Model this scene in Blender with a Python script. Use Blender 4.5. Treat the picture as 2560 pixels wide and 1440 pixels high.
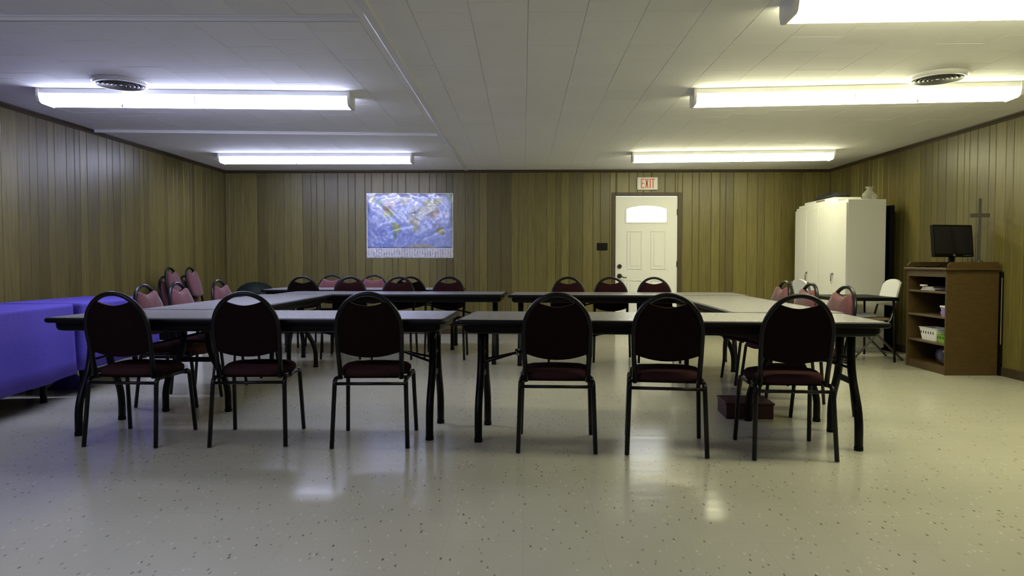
import bpy, math, random
from mathutils import Vector, Matrix
PI = math.pi
R = math.radians
for o in list(bpy.data.objects): bpy.data.objects.remove(o)
SC = bpy.context.scene
COL = SC.collection

# ------------------------------------------------------------------ camera
HC = 1.08
cam = bpy.data.objects.new('camera', bpy.data.cameras.new('camera'))
COL.objects.link(cam)
cam.location = (0, 0, HC)
cam.rotation_euler = (PI/2 - math.atan(65/1800), 0, math.atan(28/1800))
cam.data.sensor_width = 36
cam.data.lens = 36*1800/2560
cam.data.clip_start = .05
SC.camera = cam

# ------------------------------------------------------------------ world, exposure, lamp strengths
W = bpy.data.worlds.new('world'); SC.world = W; W.use_nodes = True
W.node_tree.nodes['Background'].inputs[0].default_value = (.95, .98, 1, 1)
W.node_tree.nodes['Background'].inputs[1].default_value = 5.0
SC.view_settings.view_transform = 'Standard'
SC.view_settings.look = 'None'
SC.view_settings.exposure = 0.2
SC.view_settings.gamma = 1.0
SC.view_settings.use_curve_mapping = False
COOL = ((.70, .74, 1.08), 21)      # cool tubes over the left half
WARM = ((1.0, .965, .62), 21)      # warm tubes over the right half

# room
XL, XR, YB, YF, ZC = -4.47, 4.54, 10.773, -2.4, 2.45

# ------------------------------------------------------------------ materials
MATS = {}
def mat(name, col, rough=.6, metal=0, spec=.5, coat=0, coat_rough=.1, emit=None, estr=0):
    m = bpy.data.materials.new(name); m.use_nodes = True
    b = m.node_tree.nodes['Principled BSDF']
    b.inputs['Base Color'].default_value = (*col, 1)
    b.inputs['Roughness'].default_value = rough
    b.inputs['Metallic'].default_value = metal
    b.inputs['Specular IOR Level'].default_value = spec
    b.inputs['Coat Weight'].default_value = coat
    b.inputs['Coat Roughness'].default_value = coat_rough
    if emit:
        b.inputs['Emission Color'].default_value = (*emit, 1)
        b.inputs['Emission Strength'].default_value = estr
    MATS[name] = m
    return m
def nd(m, typ, **kw):
    n = m.node_tree.nodes.new(typ)
    for k, v in kw.items():
        if hasattr(n, k): setattr(n, k, v)
        else: n.inputs[k].default_value = v
    return n
def lk(m, a, b): m.node_tree.links.new(a, b)
def bsdf(m): return m.node_tree.nodes['Principled BSDF']
def coords(m, scale=(1, 1, 1), world=False, rot=(0, 0, 0)):
    mp = nd(m, 'ShaderNodeMapping'); mp.inputs['Scale'].default_value = scale; mp.inputs['Rotation'].default_value = rot
    if world:
        g = nd(m, 'ShaderNodeNewGeometry'); lk(m, g.outputs['Position'], mp.inputs['Vector'])
    else:
        t = nd(m, 'ShaderNodeTexCoord'); lk(m, t.outputs['Object'], mp.inputs['Vector'])
    return mp.outputs['Vector']
def noise(m, vec, scale=5., detail=3., rough=.5):
    n = nd(m, 'ShaderNodeTexNoise'); n.inputs['Scale'].default_value = scale
    n.inputs['Detail'].default_value = detail; n.inputs['Roughness'].default_value = rough
    lk(m, vec, n.inputs['Vector']); return n.outputs['Fac']
def ramp(m, fac, stops):
    r = nd(m, 'ShaderNodeValToRGB'); e = r.color_ramp.elements
    while len(e) < len(stops): e.new(.5)
    for i, (p, c) in enumerate(stops):
        e[i].position = p; e[i].color = (*c, 1) if len(c) == 3 else c
    lk(m, fac, r.inputs[0]); return r.outputs[0]
def mixc(m, fac, a, b, mode='MIX'):
    x = nd(m, 'ShaderNodeMix'); x.data_type = 'RGBA'; x.blend_type = mode
    for s, i in ((fac, 0), (a, 6), (b, 7)):
        if hasattr(s, 'type') and not isinstance(s, (int, float, tuple)): lk(m, s, x.inputs[i])
        else: x.inputs[i].default_value = s if i == 0 else (*s, 1)
    return x.outputs[2]
def bump(m, h, strength=.2, dist=.002):
    b = nd(m, 'ShaderNodeBump'); b.inputs['Strength'].default_value = strength; b.inputs['Distance'].default_value = dist
    lk(m, h, b.inputs['Height']); lk(m, b.outputs[0], bsdf(m).inputs['Normal'])

def wood_panel(name):
    m = mat(name, (.2, .17, .05), .38, spec=.5)
    oi = nd(m, 'ShaderNodeObjectInfo')
    add = nd(m, 'ShaderNodeVectorMath', operation='ADD')
    v = coords(m, (26, 26, .9))
    sc = nd(m, 'ShaderNodeVectorMath', operation='SCALE'); sc.inputs['Scale'].default_value = 57
    cx = nd(m, 'ShaderNodeCombineXYZ'); lk(m, oi.outputs['Random'], cx.inputs[0]); lk(m, oi.outputs['Random'], cx.inputs[2])
    lk(m, cx.outputs[0], sc.inputs[0]); lk(m, v, add.inputs[0]); lk(m, sc.outputs[0], add.inputs[1])
    g1 = noise(m, add.outputs[0], 3.0, 4, .6)
    c = ramp(m, g1, [(.25, (.090, .072, .019)), (.5, (.145, .122, .031)), (.8, (.185, .158, .042))])
    tone = ramp(m, oi.outputs['Random'], [(0, (.62, .60, .58)), (.35, (.82, .80, .80)), (.7, (1, 1, 1)), (1, (1.0, .98, .90))])
    c = mixc(m, 1.0, c, tone, 'MULTIPLY')
    lk(m, c, bsdf(m).inputs['Base Color'])
    bump(m, g1, .15, .001)
    return m
wood_panel('panel_wood')
mat('panel_backing', (.05, .038, .015), .9)
def plain_wood(name, a, b, rough=.45, axis=2, sc=(12, 12, 1.2)):
    m = mat(name, a, rough)
    g = noise(m, coords(m, sc), 4, 4, .6)
    lk(m, ramp(m, g, [(.3, a), (.7, b)]), bsdf(m).inputs['Base Color'])
    return m
plain_wood('trim_wood', (.036, .023, .011), (.056, .036, .017), .5, sc=(4, 4, 4))
plain_wood('case_wood', (.052, .030, .008), (.080, .048, .013), .42, sc=(3, 3, 9))
plain_wood('case_edge', (.075, .046, .022), (.10, .065, .030), .5, sc=(3, 3, 9))
# floor
m = mat('floor_vinyl', (.45, .44, .38), .17, spec=.5)
v = coords(m, (1, 1, 1), True)
base = ramp(m, noise(m, v, 1.2, 4, .6), [(.0, (.41, .40, .325)), (1, (.50, .488, .405))])
vo = nd(m, 'ShaderNodeTexVoronoi'); vo.inputs['Scale'].default_value = 58; vo.inputs['Randomness'].default_value = 1
lk(m, coords(m, (1, .36, 1), True, (0, 0, .7)), vo.inputs['Vector'])
d = ramp(m, vo.outputs['Distance'], [(.16, (1, 1, 1)), (.28, (0, 0, 0))])
pick = nd(m, 'ShaderNodeSeparateColor'); lk(m, vo.outputs['Color'], pick.inputs[0])
sel = nd(m, 'ShaderNodeMath', operation='GREATER_THAN'); sel.inputs[1].default_value = .60; lk(m, pick.outputs[0], sel.inputs[0])
sm = nd(m, 'ShaderNodeMath', operation='MULTIPLY'); lk(m, d, sm.inputs[0]); lk(m, sel.outputs[0], sm.inputs[1])
spk = ramp(m, pick.outputs[1], [(0, (.11, .105, .09)), (.45, (.25, .24, .20)), (.62, (.6, .58, .5)), (1, (.62, .6, .52))])
c = mixc(m, sm.outputs[0], base, spk)
br = nd(m, 'ShaderNodeTexBrick'); br.offset = 0; br.inputs['Scale'].default_value = 1
br.inputs['Brick Width'].default_value = .3048; br.inputs['Row Height'].default_value = .3048
br.inputs['Mortar Size'].default_value = .0012; br.inputs['Mortar Smooth'].default_value = .3
lk(m, v, br.inputs['Vector'])
c = mixc(m, br.outputs['Fac'], c, (.40, .39, .315))
lk(m, c, bsdf(m).inputs['Base Color'])
bump(m, noise(m, coords(m, (.6, 3.2, 1), True), 2.2, 2), .06, .02)
# ceiling
m = mat('ceiling_tile', (.72, .72, .70), .8)
oi = nd(m, 'ShaderNodeObjectInfo')
lk(m, ramp(m, oi.outputs['Random'], [(0, (.78, .78, .755)), (1, (.81, .81, .79))]), bsdf(m).inputs['Base Color'])
bump(m, noise(m, coords(m, (1, 1, 1), True), 60, 2), .08, .002)
mat('ceiling_gap', (.12, .12, .11), .9)
mat('white_metal', (.72, .72, .70), .38)
mat('vent_grey', (.22, .22, .21), .5)
mat('white_paint', (.70, .70, .665), .4)
mat('cabinet_enamel', (.70, .70, .655), .34)
mat('diffuser_cool', (.9, .9, .9), .5, emit=COOL[0], estr=COOL[1])
mat('diffuser_warm', (.9, .9, .9), .5, emit=WARM[0], estr=WARM[1])
mat('black_metal', (.0035, .0035, .004), .40, spec=.16)
mat('black_plastic', (.0035, .0035, .004), .45, spec=.12)
mat('frame_metal', (.0055, .0055, .0065), .32, spec=.25)
mat('grey_tube', (.16, .15, .14), .35, .8)
m = mat('laminate', (.24, .24, .25), .26, spec=.75)
v = coords(m)
lk(m, ramp(m, noise(m, v, 90, 4, .7), [(.3, (.20, .20, .205)), (.7, (.30, .30, .31))]), bsdf(m).inputs['Base Color'])
def fabric(name, a, b):
    m = mat(name, a, .95, spec=.12 if a[0] > .1 else .03)
    bsdf(m).inputs['Sheen Weight'].default_value = .2 if a[0] > .1 else 0
    n = noise(m, coords(m), 260, 2)
    lk(m, ramp(m, n, [(.3, a), (.7, b)]), bsdf(m).inputs['Base Color']); bump(m, n, .2, .001)
fabric('burgundy', (.115, .042, .046), (.16, .062, .068))
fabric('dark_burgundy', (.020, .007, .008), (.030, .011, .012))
fabric('shaded_seat_fabric', (.032, .014, .015), (.045, .020, .021))  # seat burgundy darkened: shade from table and chair back put into the colour
fabric('shell_fabric', (.0095, .0050, .0047), (.013, .007, .0066))
m = mat('purple_cloth', (.080, .055, .43), .85, spec=.15)
n = noise(m, coords(m), 60, 3); lk(m, ramp(m, n, [(.3, (.098, .073, .40)), (.7, (.115, .085, .46))]), bsdf(m).inputs['Base Color'])
bump(m, noise(m, coords(m), 9, 3), .25, .01)
mat('sign_white', (.72, .70, .66), .5)
mat('sign_red', (.62, .13, .075), .5)
mat('bronze', (.03, .027, .022), .35, .6)
mat('steel', (.4, .4, .38), .3, .9)
mat('white_plastic', (.78, .78, .76), .4)
mat('beige_metal', (.22, .17, .10), .45)
mat('screen', (.006, .006, .008), .18, spec=.5)
mat('pewter', (.075, .067, .055), .45, .3)
mat('dark_red', (.055, .016, .018), .6)
mat('dark_green', (.006, .011, .008), .6, spec=.15)
mat('lime', (.18, .42, .03), .4)
mat('lilac', (.32, .22, .48), .4)
mat('indigo', (.030, .024, .07), .22)
mat('paper', (.7, .7, .68), .7)
mat('black_cloth', (.008, .008, .009), .9)
m = mat('map_ocean', (.24, .30, .66), .28, coat=.8, coat_rough=.12)
lk(m, ramp(m, noise(m, coords(m), 4, 5, .65), [(.35, (.19, .25, .62)), (.55, (.30, .36, .70)), (.72, (.62, .66, .82))]), bsdf(m).inputs['Base Color'])
def crinkle(m): bump(m, noise(m, coords(m, (1.3, 1, .8), True, (0, .7, 0)), 4.5, 3, .6), 1.0, .09)
crinkle(m)
crinkle(mat('map_white', (.70, .69, .74), .3, coat=.8, coat_rough=.12))
for nm, c in dict(land_olive=(.36, .33, .06), land_brown=(.36, .22, .12), land_green=(.16, .36, .16), land_lime=(.40, .46, .16), land_pale=(.52, .52, .44), land_rose=(.55, .47, .5), land_grey=(.38, .40, .46)).items():
    crinkle(mat(nm, tuple(q*.8 for q in c), .28, coat=.8, coat_rough=.12))
mat('ink', (.05, .05, .07), .6)
# clear glass (thin pane)
m = bpy.data.materials.new('glass'); m.use_nodes = True; MATS['glass'] = m
nt = m.node_tree; nt.nodes.clear()
o_ = nt.nodes.new('ShaderNodeOutputMaterial'); tr = nt.nodes.new('ShaderNodeBsdfTransparent'); gl = nt.nodes.new('ShaderNodeBsdfGlossy')
gl.inputs['Roughness'].default_value = .02; mx = nt.nodes.new('ShaderNodeMixShader'); mx.inputs[0].default_value = .08
nt.links.new(tr.outputs[0], mx.inputs[1]); nt.links.new(gl.outputs[0], mx.inputs[2]); nt.links.new(mx.outputs[0], o_.inputs[0])
m = bpy.data.materials.new('lamination'); m.use_nodes = True; MATS['lamination'] = m
nt = m.node_tree; nt.nodes.clear()
o_ = nt.nodes.new('ShaderNodeOutputMaterial'); tr = nt.nodes.new('ShaderNodeBsdfTransparent'); gl = nt.nodes.new('ShaderNodeBsdfGlossy')
gl.inputs['Roughness'].default_value = .16; mx = nt.nodes.new('ShaderNodeMixShader'); mx.inputs[0].default_value = .09
nt.links.new(tr.outputs[0], mx.inputs[1]); nt.links.new(gl.outputs[0], mx.inputs[2]); nt.links.new(mx.outputs[0], o_.inputs[0])
m = bpy.data.materials.new('clear_film'); m.use_nodes = True; MATS['clear_film'] = m
nt = m.node_tree; nt.nodes.clear()
o_ = nt.nodes.new('ShaderNodeOutputMaterial'); tr = nt.nodes.new('ShaderNodeBsdfTransparent'); gl = nt.nodes.new('ShaderNodeBsdfPrincipled')
gl.inputs['Base Color'].default_value = (.6, .6, .55, 1); gl.inputs['Roughness'].default_value = .25; mx = nt.nodes.new('ShaderNodeMixShader'); mx.inputs[0].default_value = .22
nt.links.new(tr.outputs[0], mx.inputs[1]); nt.links.new(gl.outputs[0], mx.inputs[2]); nt.links.new(mx.outputs[0], o_.inputs[0])

# ------------------------------------------------------------------ mesh helpers
class MB:
    def __init__(s): s.v = []; s.f = []; s.sm = []
    def add(s, vs, fs, smooth=False):
        b = len(s.v); s.v += [tuple(p) for p in vs]
        for f in fs: s.f.append([i+b for i in f]); s.sm.append(smooth)
        return s
    def box(s, a, b, ch=0):
        (x0, y0, z0), (x1, y1, z1) = a, b
        if ch <= 0:
            v = [(x0,y0,z0),(x1,y0,z0),(x1,y1,z0),(x0,y1,z0),(x0,y0,z1),(x1,y0,z1),(x1,y1,z1),(x0,y1,z1)]
            return s.add(v, [(0,3,2,1),(4,5,6,7),(0,1,5,4),(1,2,6,5),(2,3,7,6),(3,0,4,7)])
        c = ch
        rect = lambda i, z: [(x0+i,y0+i,z),(x1-i,y0+i,z),(x1-i,y1-i,z),(x0+i,y1-i,z)]
        def octo(i, z):
            k = c
            return [(x0+k,y0+i,z),(x1-k,y0+i,z),(x1-i,y0+k,z),(x1-i,y1-k,z),(x1-k,y1-i,z),(x0+k,y1-i,z),(x0+i,y1-k,z),(x0+i,y0+k,z)]
        return s.loft([octo(c*.9, z0), octo(0, z0+c), octo(0, z1-c), octo(c*.9, z1)])
    def loft(s, rings, caps=True, smooth=False):
        n = len(rings[0]); v = [p for r in rings for p in r]; f = []
        for i in range(len(rings)-1):
            for j in range(n):
                k = (j+1) % n
                f.append((i*n+j, i*n+k, (i+1)*n+k, (i+1)*n+j))
        s.add(v, f, smooth)
        if caps:
            b = len(s.v)-len(v)
            s.f.append([b+j for j in range(n)][::-1]); s.sm.append(False)
            s.f.append([b+(len(rings)-1)*n+j for j in range(n)]); s.sm.append(False)
        return s
    def tube(s, path, r, n=8, ry=None, caps=True):
        P = [Vector(p) for p in path]; rings = []
        t = (P[1]-P[0]).normalized()
        up = Vector((0, 0, 1)) if abs(t.z) < .9 else Vector((1, 0, 0))
        a = t.cross(up).normalized()
        for i, p in enumerate(P):
            if i == 0: t2 = (P[1]-P[0]).normalized()
            elif i == len(P)-1: t2 = (P[i]-P[i-1]).normalized()
            else: t2 = ((P[i]-P[i-1]).normalized()+(P[i+1]-P[i]).normalized()).normalized()
            a = (a - t2*a.dot(t2)).normalized(); b = t2.cross(a)
            rr = r[i] if isinstance(r, (list, tuple)) else r
            rings.append([p + a*math.cos(2*PI*k/n)*rr + b*math.sin(2*PI*k/n)*(ry or rr) for k in range(n)])
        return s.loft(rings, caps, True)
    def lathe(s, prof, n=24, c=(0, 0, 0), caps=True):
        rings = [[(c[0]+r*math.cos(2*PI*k/n), c[1]+r*math.sin(2*PI*k/n), c[2]+z) for k in range(n)] for r, z in prof]
        return s.loft(rings, caps, True)
    def prism(s, poly, fn0, fn1):
        return s.loft([[fn0(*p) for p in poly], [fn1(*p) for p in poly]])
    def mesh(s, name, mt):
        me = bpy.data.meshes.new(name); me.from_pydata(s.v, [], s.f); me.materials.append(MATS[mt])
        me.polygons.foreach_set('use_smooth', s.sm)
        bm_fix(me); me.update(); return me
    def build(s, name, mt, parent=None, loc=(0, 0, 0), rz=0):
        return link(name, s.mesh(name, mt), parent, loc, rz)
import bmesh
def bm_fix(me):
    b = bmesh.new(); b.from_mesh(me); bmesh.ops.recalc_face_normals(b, faces=b.faces[:]); b.to_mesh(me); b.free()
def link(name, me, parent=None, loc=(0, 0, 0), rz=0):
    o = bpy.data.objects.new(name, me); COL.objects.link(o)
    o.location = loc; o.rotation_euler = (0, 0, rz); o.parent = parent
    return o
def tag(o, label=None, cat=None, group=None, kind=None):
    if label: o['label'] = label
    if cat: o['category'] = cat
    if group: o['group'] = group
    if kind: o['kind'] = kind
    return o
def thing(name, label, cat, loc=(0, 0, 0), rz=0, group=None):
    return tag(link(name, None, None, loc, rz), label, cat, group)
def dup(o, loc=None, rz=None, label=None, group=None, parent=None):
    c = o.copy(); COL.objects.link(c)
    if parent is not None: c.parent = parent
    if loc is not None: c.location = loc
    if rz is not None: c.rotation_euler = (0, 0, rz)
    if label: c['label'] = label
    if group: c['group'] = group
    for ch in list(o.children): dup(ch, parent=c)
    return c
def box(a, b, ch=0): return MB().box(a, b, ch)
def fillet(pts, r, n=5):
    P = [Vector(p) for p in pts]; out = [P[0]]
    for i in range(1, len(P)-1):
        a = (P[i-1]-P[i]); b = (P[i+1]-P[i]); rr = min(r, a.length*.49, b.length*.49)
        p0 = P[i]+a.normalized()*rr; p1 = P[i]+b.normalized()*rr
        for k in range(n+1):
            t = k/n; out.append(p0*(1-t)**2 + P[i]*2*t*(1-t) + p1*t*t)
    out.append(P[-1]); return out
def rrect(w, d, r, z, n=5, cx=0, cy=0):
    out = []
    for sx, sy, a0 in ((1, 1, 0), (-1, 1, PI/2), (-1, -1, PI), (1, -1, 1.5*PI)):
        for k in range(n+1):
            a = a0 + PI/2*k/n
            out.append((cx+sx*(w/2-r)+r*math.cos(a), cy+sy*(d/2-r)+r*math.sin(a), z))
    return out

# ------------------------------------------------------------------ the setting
tag(box((XL-.1, YF-.1, -.1), (XR+.1, YB+.1, 0)).build('floor', 'floor_vinyl'), kind='structure')
ceil = tag(box((XL-.1, YF-.1, ZC+.012), (XR+.1, YB+.1, ZC+.1)).build('ceiling', 'ceiling_gap'), kind='structure')
rnd = random.Random(5)
TW, TL = .320, .305
x_lines = [XL] + [.026+TW*k for k in range(-20, 30) if XL+.05 < .026+TW*k < XR-.05] + [XR]
tiles = []
for i in range(len(x_lines)-1):
    x0, x1 = x_lines[i], x_lines[i+1]
    y = YF - (.15 if i % 2 else 0)
    while y < YB:
        y0, y1 = max(y, YF), min(y+TL, YB); y += TL
        if y1-y0 > .02: tiles.append((x0, x1, y0, y1))
def vis(t):
    yc = (t[2]+t[3])/2; xc = (t[0]+t[1])/2
    return yc > 3.55 and abs(xc/yc) < .78
near = sorted([t for t in tiles if vis(t)], key=lambda t: t[2])[:300]
ns = set(near); cache = {}; rest = MB()
for t in tiles:
    w, d = t[1]-t[0]-.0018, t[3]-t[2]-.0012
    dz = rnd.uniform(0, .0012)
    if t in ns:
        k = (round(w, 3), round(d, 3))
        if k not in cache: cache[k] = box((-w/2, -d/2, 0), (w/2, d/2, .012), .0012).mesh('ceiling_tile', 'ceiling_tile')
        link('ceiling_tile', cache[k], ceil, ((t[0]+t[1])/2, (t[2]+t[3])/2, ZC+dz))
    else:
        rest.box((t[0]+.0009, t[2]+.0004, ZC+dz), (t[1]-.0009, t[3]-.0004, ZC+.012))
tag(rest.build('ceiling_tiles_beyond', 'ceiling_tile', ceil), kind='stuff')

# plank pattern: 48 inch sheets
PAT = [0, .165, .291, .379, .498, .581, .729, .833, .904]
SH = 1.2192
def grooves(a, b, start):
    g = [a]; k = math.floor((a-start)/SH)-1
    while start+k*SH < b:
        g += [start+(k+p)*SH for p in PAT if a+.02 < start+(k+p)*SH < b-.02]; k += 1
    return g+[b]
PC = {}
def plank(w, h):
    k = (round(w, 3), round(h, 3))
    if k not in PC:
        w2 = w/2-.0017; e = .0036
        poly = [(-w2, 0), (w2, 0), (w2, -.0075), (w2-e, -.010), (-w2+e, -.010), (-w2, -.0075)]
        PC[k] = MB().prism(poly, lambda x, y: (x, y, 0), lambda x, y: (x, y, h)).mesh('plank', 'panel_wood')
    return PC[k]
DX0, DX1, DZ = 1.375, 2.295, 2.057       # door opening
wb = MB().box((XL-.1, YB+.010, 0), (DX0-.02, YB+.14, ZC+.1)).box((DX1+.02, YB+.010, 0), (XR+.1, YB+.14, ZC+.1)).box((DX0-.02, YB+.010, DZ+.02), (DX1+.02, YB+.14, ZC+.1))
wb = tag(wb.build('wall_back', 'panel_backing'), kind='structure')
g = grooves(XL, XR, -1.755)
for a, b in zip(g[:-1], g[1:]):
    if b <= DX0 or a >= DX1: link('plank', plank(b-a, ZC), wb, ((a+b)/2, YB+.010, 0)); continue
    segs = []
    if a < DX0: link('plank', plank(DX0-a, ZC), wb, ((a+DX0)/2, YB+.010, 0)); a = DX0
    if b > DX1: link('plank', plank(b-DX1, ZC), wb, ((b+DX1)/2, YB+.010, 0)); b = DX1
    link('plank', plank(b-a, ZC-DZ), wb, ((a+b)/2, YB+.010, DZ))
wl = tag(box((XL-.12, YF-.1, 0), (XL-.010, YB+.1, ZC+.1)).build('wall_left', 'panel_backing'), kind='structure')
wr = tag(box((XR+.010, YF-.1, 0), (XR+.12, YB+.1, ZC+.1)).build('wall_right', 'panel_backing'), kind='structure')
for wall, x, rz, st in ((wl, XL-.010, PI/2, 6.13), (wr, XR+.010, -PI/2, 6.42)):
    g = grooves(YF, YB, st)
    for a, b in zip(g[:-1], g[1:]): link('plank', plank(b-a, ZC), wall, (x, (a+b)/2, 0), rz)
wf = tag(box((XL-.1, YF-.12, 0), (XR+.1, YF-.010, ZC+.1)).build('wall_front', 'panel_backing'), kind='structure')
g = grooves(XL, XR, -1.755)
for a, b in zip(g[:-1], g[1:]): link('plank', plank(b-a, ZC), wf, ((a+b)/2, YF-.010, 0), PI)

# crown trim and baseboards
def crown(name, p0, p1, nrm):
    p0, p1, nrm = Vector(p0), Vector(p1), Vector(nrm)
    prof = [(0, 0), (.022, 0), (.022, -.014), (.014, -.020), (.017, -.030), (.008, -.044), (0, -.044)]
    mk = lambda P: [P + nrm*a + Vector((0, 0, ZC+b)) for a, b in prof]
    tag(MB().loft([mk(p0), mk(p1)]).build(name, 'trim_wood'), kind='structure')
crown('trim_back', (XL, YB, 0), (XR, YB, 0), (0, -1, 0))
crown('trim_left', (XL, YF, 0), (XL, YB, 0), (1, 0, 0))
crown('trim_right', (XR, YF, 0), (XR, YB, 0), (-1, 0, 0))
def base(name, a, b): tag(box(a, b, .004).build(name, 'trim_wood'), kind='structure')
base('baseboard_left', (XL, YF, 0), (XL+.014, YB, .085))
base('baseboard_right', (XR-.014, YF, 0), (XR, YB, .085))
bb = MB().box((XL+.014, YB-.014, 0), (DX0-.06, YB, .085), .004).box((DX1+.06, YB-.014, 0), (XR-.014, YB, .085), .004)
tag(bb.build('baseboard_back', 'trim_wood'), kind='structure')

# ceiling batten and the two partition tracks
tag(MB().prism([(-.034, 0), (.034, 0), (.022, -.010), (-.022, -.010)], lambda x, z: (-.85+x, YF, ZC+z), lambda x, z: (-.85+x, YB-.02, ZC+z)).build('trim_1', 'white_paint'), kind='structure')
def track(name, a, b):
    a, b = Vector(a), Vector(b); d = (b-a).normalized(); n = Vector((-d.y, d.x, 0))
    prof = [(-.024, 0), (.024, 0), (.024, -.008), (.014, -.010), (.014, -.028), (.005, -.028), (.005, -.012), (-.005, -.012), (-.005, -.028), (-.014, -.028), (-.014, -.010), (-.024, -.008)]
    return MB().loft([[P + n*x + Vector((0, 0, ZC+z)) for x, z in prof] for P in (a, b)]).build(name, 'white_metal')
tag(track('ceiling_track', (XL+.03, 3.99, 0), (-.915, 4.06, 0)), 'white slotted metal ceiling track in front of the round vent and cool lights', 'ceiling track')
tag(track('ceiling_track', (XL+.03, 7.45, 0), (-.915, 7.72, 0)), 'white metal ceiling track running between the two cool ceiling lights', 'ceiling track')

# door frame, door
fr = tag(link('trim_2', None, None, (DX0, YB, 0)), kind='structure')
dw = DX1-DX0
box((-.058, -.016, 0), (.0, .012, DZ+.055), .003).build('door_casing', 'trim_wood', fr)
box((dw, -.016, 0), (dw+.058, .012, DZ+.055), .003).build('door_casing', 'trim_wood', fr)
box((0, -.016, DZ), (dw, .012, DZ+.055), .003).build('door_casing', 'trim_wood', fr)
box((-.018, .014, 0), (-.001, .13, DZ), 0).build('jamb', 'trim_wood', fr)
box((dw+.001, .014, 0), (dw+.018, .13, DZ), 0).build('jamb', 'trim_wood', fr)
dr = tag(link('door_1', None, None, (DX0, YB+.004, 0)), kind='structure')
wx0, wx1, wz0, wz1, wz2 = .165, .755, 1.675, 1.865, 1.915
sl = MB().box((.002, 0, .01), (dw-.002, .044, wz0)).box((.002, 0, wz0), (wx0, .044, wz2)).box((wx1, 0, wz0), (dw-.002, .044, wz2)).box((.002, 0, wz2), (dw-.002, .044, DZ-.002))
N = 16
arc = [(wx0+(wx1-wx0)*k/N, wz1+(wz2-wz1)*math.sin(PI*k/N)**.7) for k in range(N+1)]
for (xa, za), (xb, zb) in zip(arc[:-1], arc[1:]):
    sl.prism([(xa, za), (xb, zb), (xb, wz2+.0005), (xa, wz2+.0005)], lambda x, z: (x, 0, z), lambda x, z: (x, .044, z))
sl.build('slab', 'white_paint', dr)
wn = MB()
outl = [(wx0, wz0), (wx1, wz0)] + arc[::-1]
def ring(mb, poly, wdt, y0, y1):
    cx = sum(p[0] for p in poly)/len(poly); cz = sum(p[1] for p in poly)/len(poly)
    n = len(poly); out = []
    for x, z in poly:
        v = Vector((x-cx, z-cz)); out.append((x+wdt*(1 if x > cx else -1), z+wdt*(1 if z > cz else -1)))
    for i in range(n):
        j = (i+1) % n
        q = [poly[i], poly[j], out[j], out[i]]
        if (Vector(poly[i])-Vector(poly[j])).length < 1e-5: continue
        mb.prism(q, lambda x, z: (x, y0, z), lambda x, z: (x, y1, z))
ring(wn, outl, .022, -.008, .0)
wfm = wn.build('window_frame', 'white_paint', dr)
MB().prism(outl, lambda x, z: (x, .018, z), lambda x, z: (x, .024, z)).build('pane', 'glass', dr)
for px0, px1, pz0, pz1 in ((.19, .385, .99, 1.53), (.545, .735, .99, 1.53), (.19, .385, .2, .80), (.545, .735, .2, .80)):
    pm = MB(); ring(pm, [(px0, pz0), (px1, pz0), (px1, pz1), (px0, pz1)], .016, -.009, .0)
    pm.box((px0+.03, -.007, pz0+.03), (px1-.03, 0, pz1-.03), .0018)
    pm.build('panel', 'white_paint', dr)
def disc(mb, x, z, r, y0, y1, n=20):
    return mb.loft([[(x+r*k*math.cos(2*PI*i/n), y, z+r*k*math.sin(2*PI*i/n)) for i in range(n)] for y, k in ((y0, 1), (y1+.004, 1), (y1, .8))])
disc(MB(), .062, 1.015, .032, 0, -.024).build('deadbolt', 'bronze', dr)
hd = disc(MB(), .062, .872, .035, 0, -.020)
hd.tube([(.062, -.015, .872), (.062, -.05, .872)], .010)
hd.tube([(.052, -.05, .873), (.085, -.052, .868), (.112, -.052, .852), (.14, -.05, .847), (.165, -.048, .851)], [.011, .010, .008, .007, .006])
hd.build('lever_handle', 'bronze', dr)
for z in (.25, 1.05, 1.82): box((dw-.012, -.006, z-.045), (dw-.001, .0, z+.045), .001).build('hinge', 'bronze', dr)
# threshold outside so that the doorway is closed below
tag(box((DX0-.02, YB+.05, -.001), (DX1+.02, YB+.14, .012)).build('trim_3', 'steel'), kind='structure')

# ------------------------------------------------------------------ ceiling lights
def lamp(loc, rz, kind, label, chain=None):
    t = thing('ceiling_light', label, 'light', loc, rz, None)
    L = 2.44
    box((-L/2, -.118, -.042), (L/2, .118, 0), .004).build('housing', 'white_metal', t)
    prof = [(-.116, -.043), (.116, -.043), (.119, -.060), (.108, -.096), (.088, -.107), (-.088, -.107), (-.108, -.096), (-.119, -.060)]
    for s in (-1, 1):
        x0, x1 = (-L/2+.018, -.004) if s < 0 else (.004, L/2-.018)
        MB().loft([[(x, y, z) for y, z in prof] for x in (x0, x1)]).build('diffuser', 'diffuser_'+kind, t)
    MB().loft([[(x, y*1.02, z*1.02) for y, z in prof] for x in (-.0035, .0035)]).build('lens_joint', 'white_plastic', t)
    for s in (-1, 1):
        ec = [(-.128, 0), (.128, 0), (.128, -.062), (.110, -.104), (.084, -.115), (-.084, -.115), (-.110, -.104), (-.128, -.062)]
        MB().loft([[(s*(L/2-.017), y, z) for y, z in ec], [(s*(L/2+.004), y, z) for y, z in ec]]).build('end_cap', 'white_metal', t)
    if chain is not None:
        MB().tube([(chain, -.135, -.02), (chain, -.137, -.125)], .0022, 6).lathe([(.001, .0), (.008, -.004), (.009, -.022), (.002, -.03)], 8, (chain, -.137, -.122)).build('pull_chain', 'white_plastic', t)
    return t
lamp((-2.62, 5.85, ZC), R(3.4), 'cool', 'cool white wraparound ceiling light beside the round vent near the left wall', -.55)
lamp((-2.63, 9.20, ZC), R(.7), 'cool', 'cool white wraparound ceiling light between the far track and the map wall', -.22)
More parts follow.
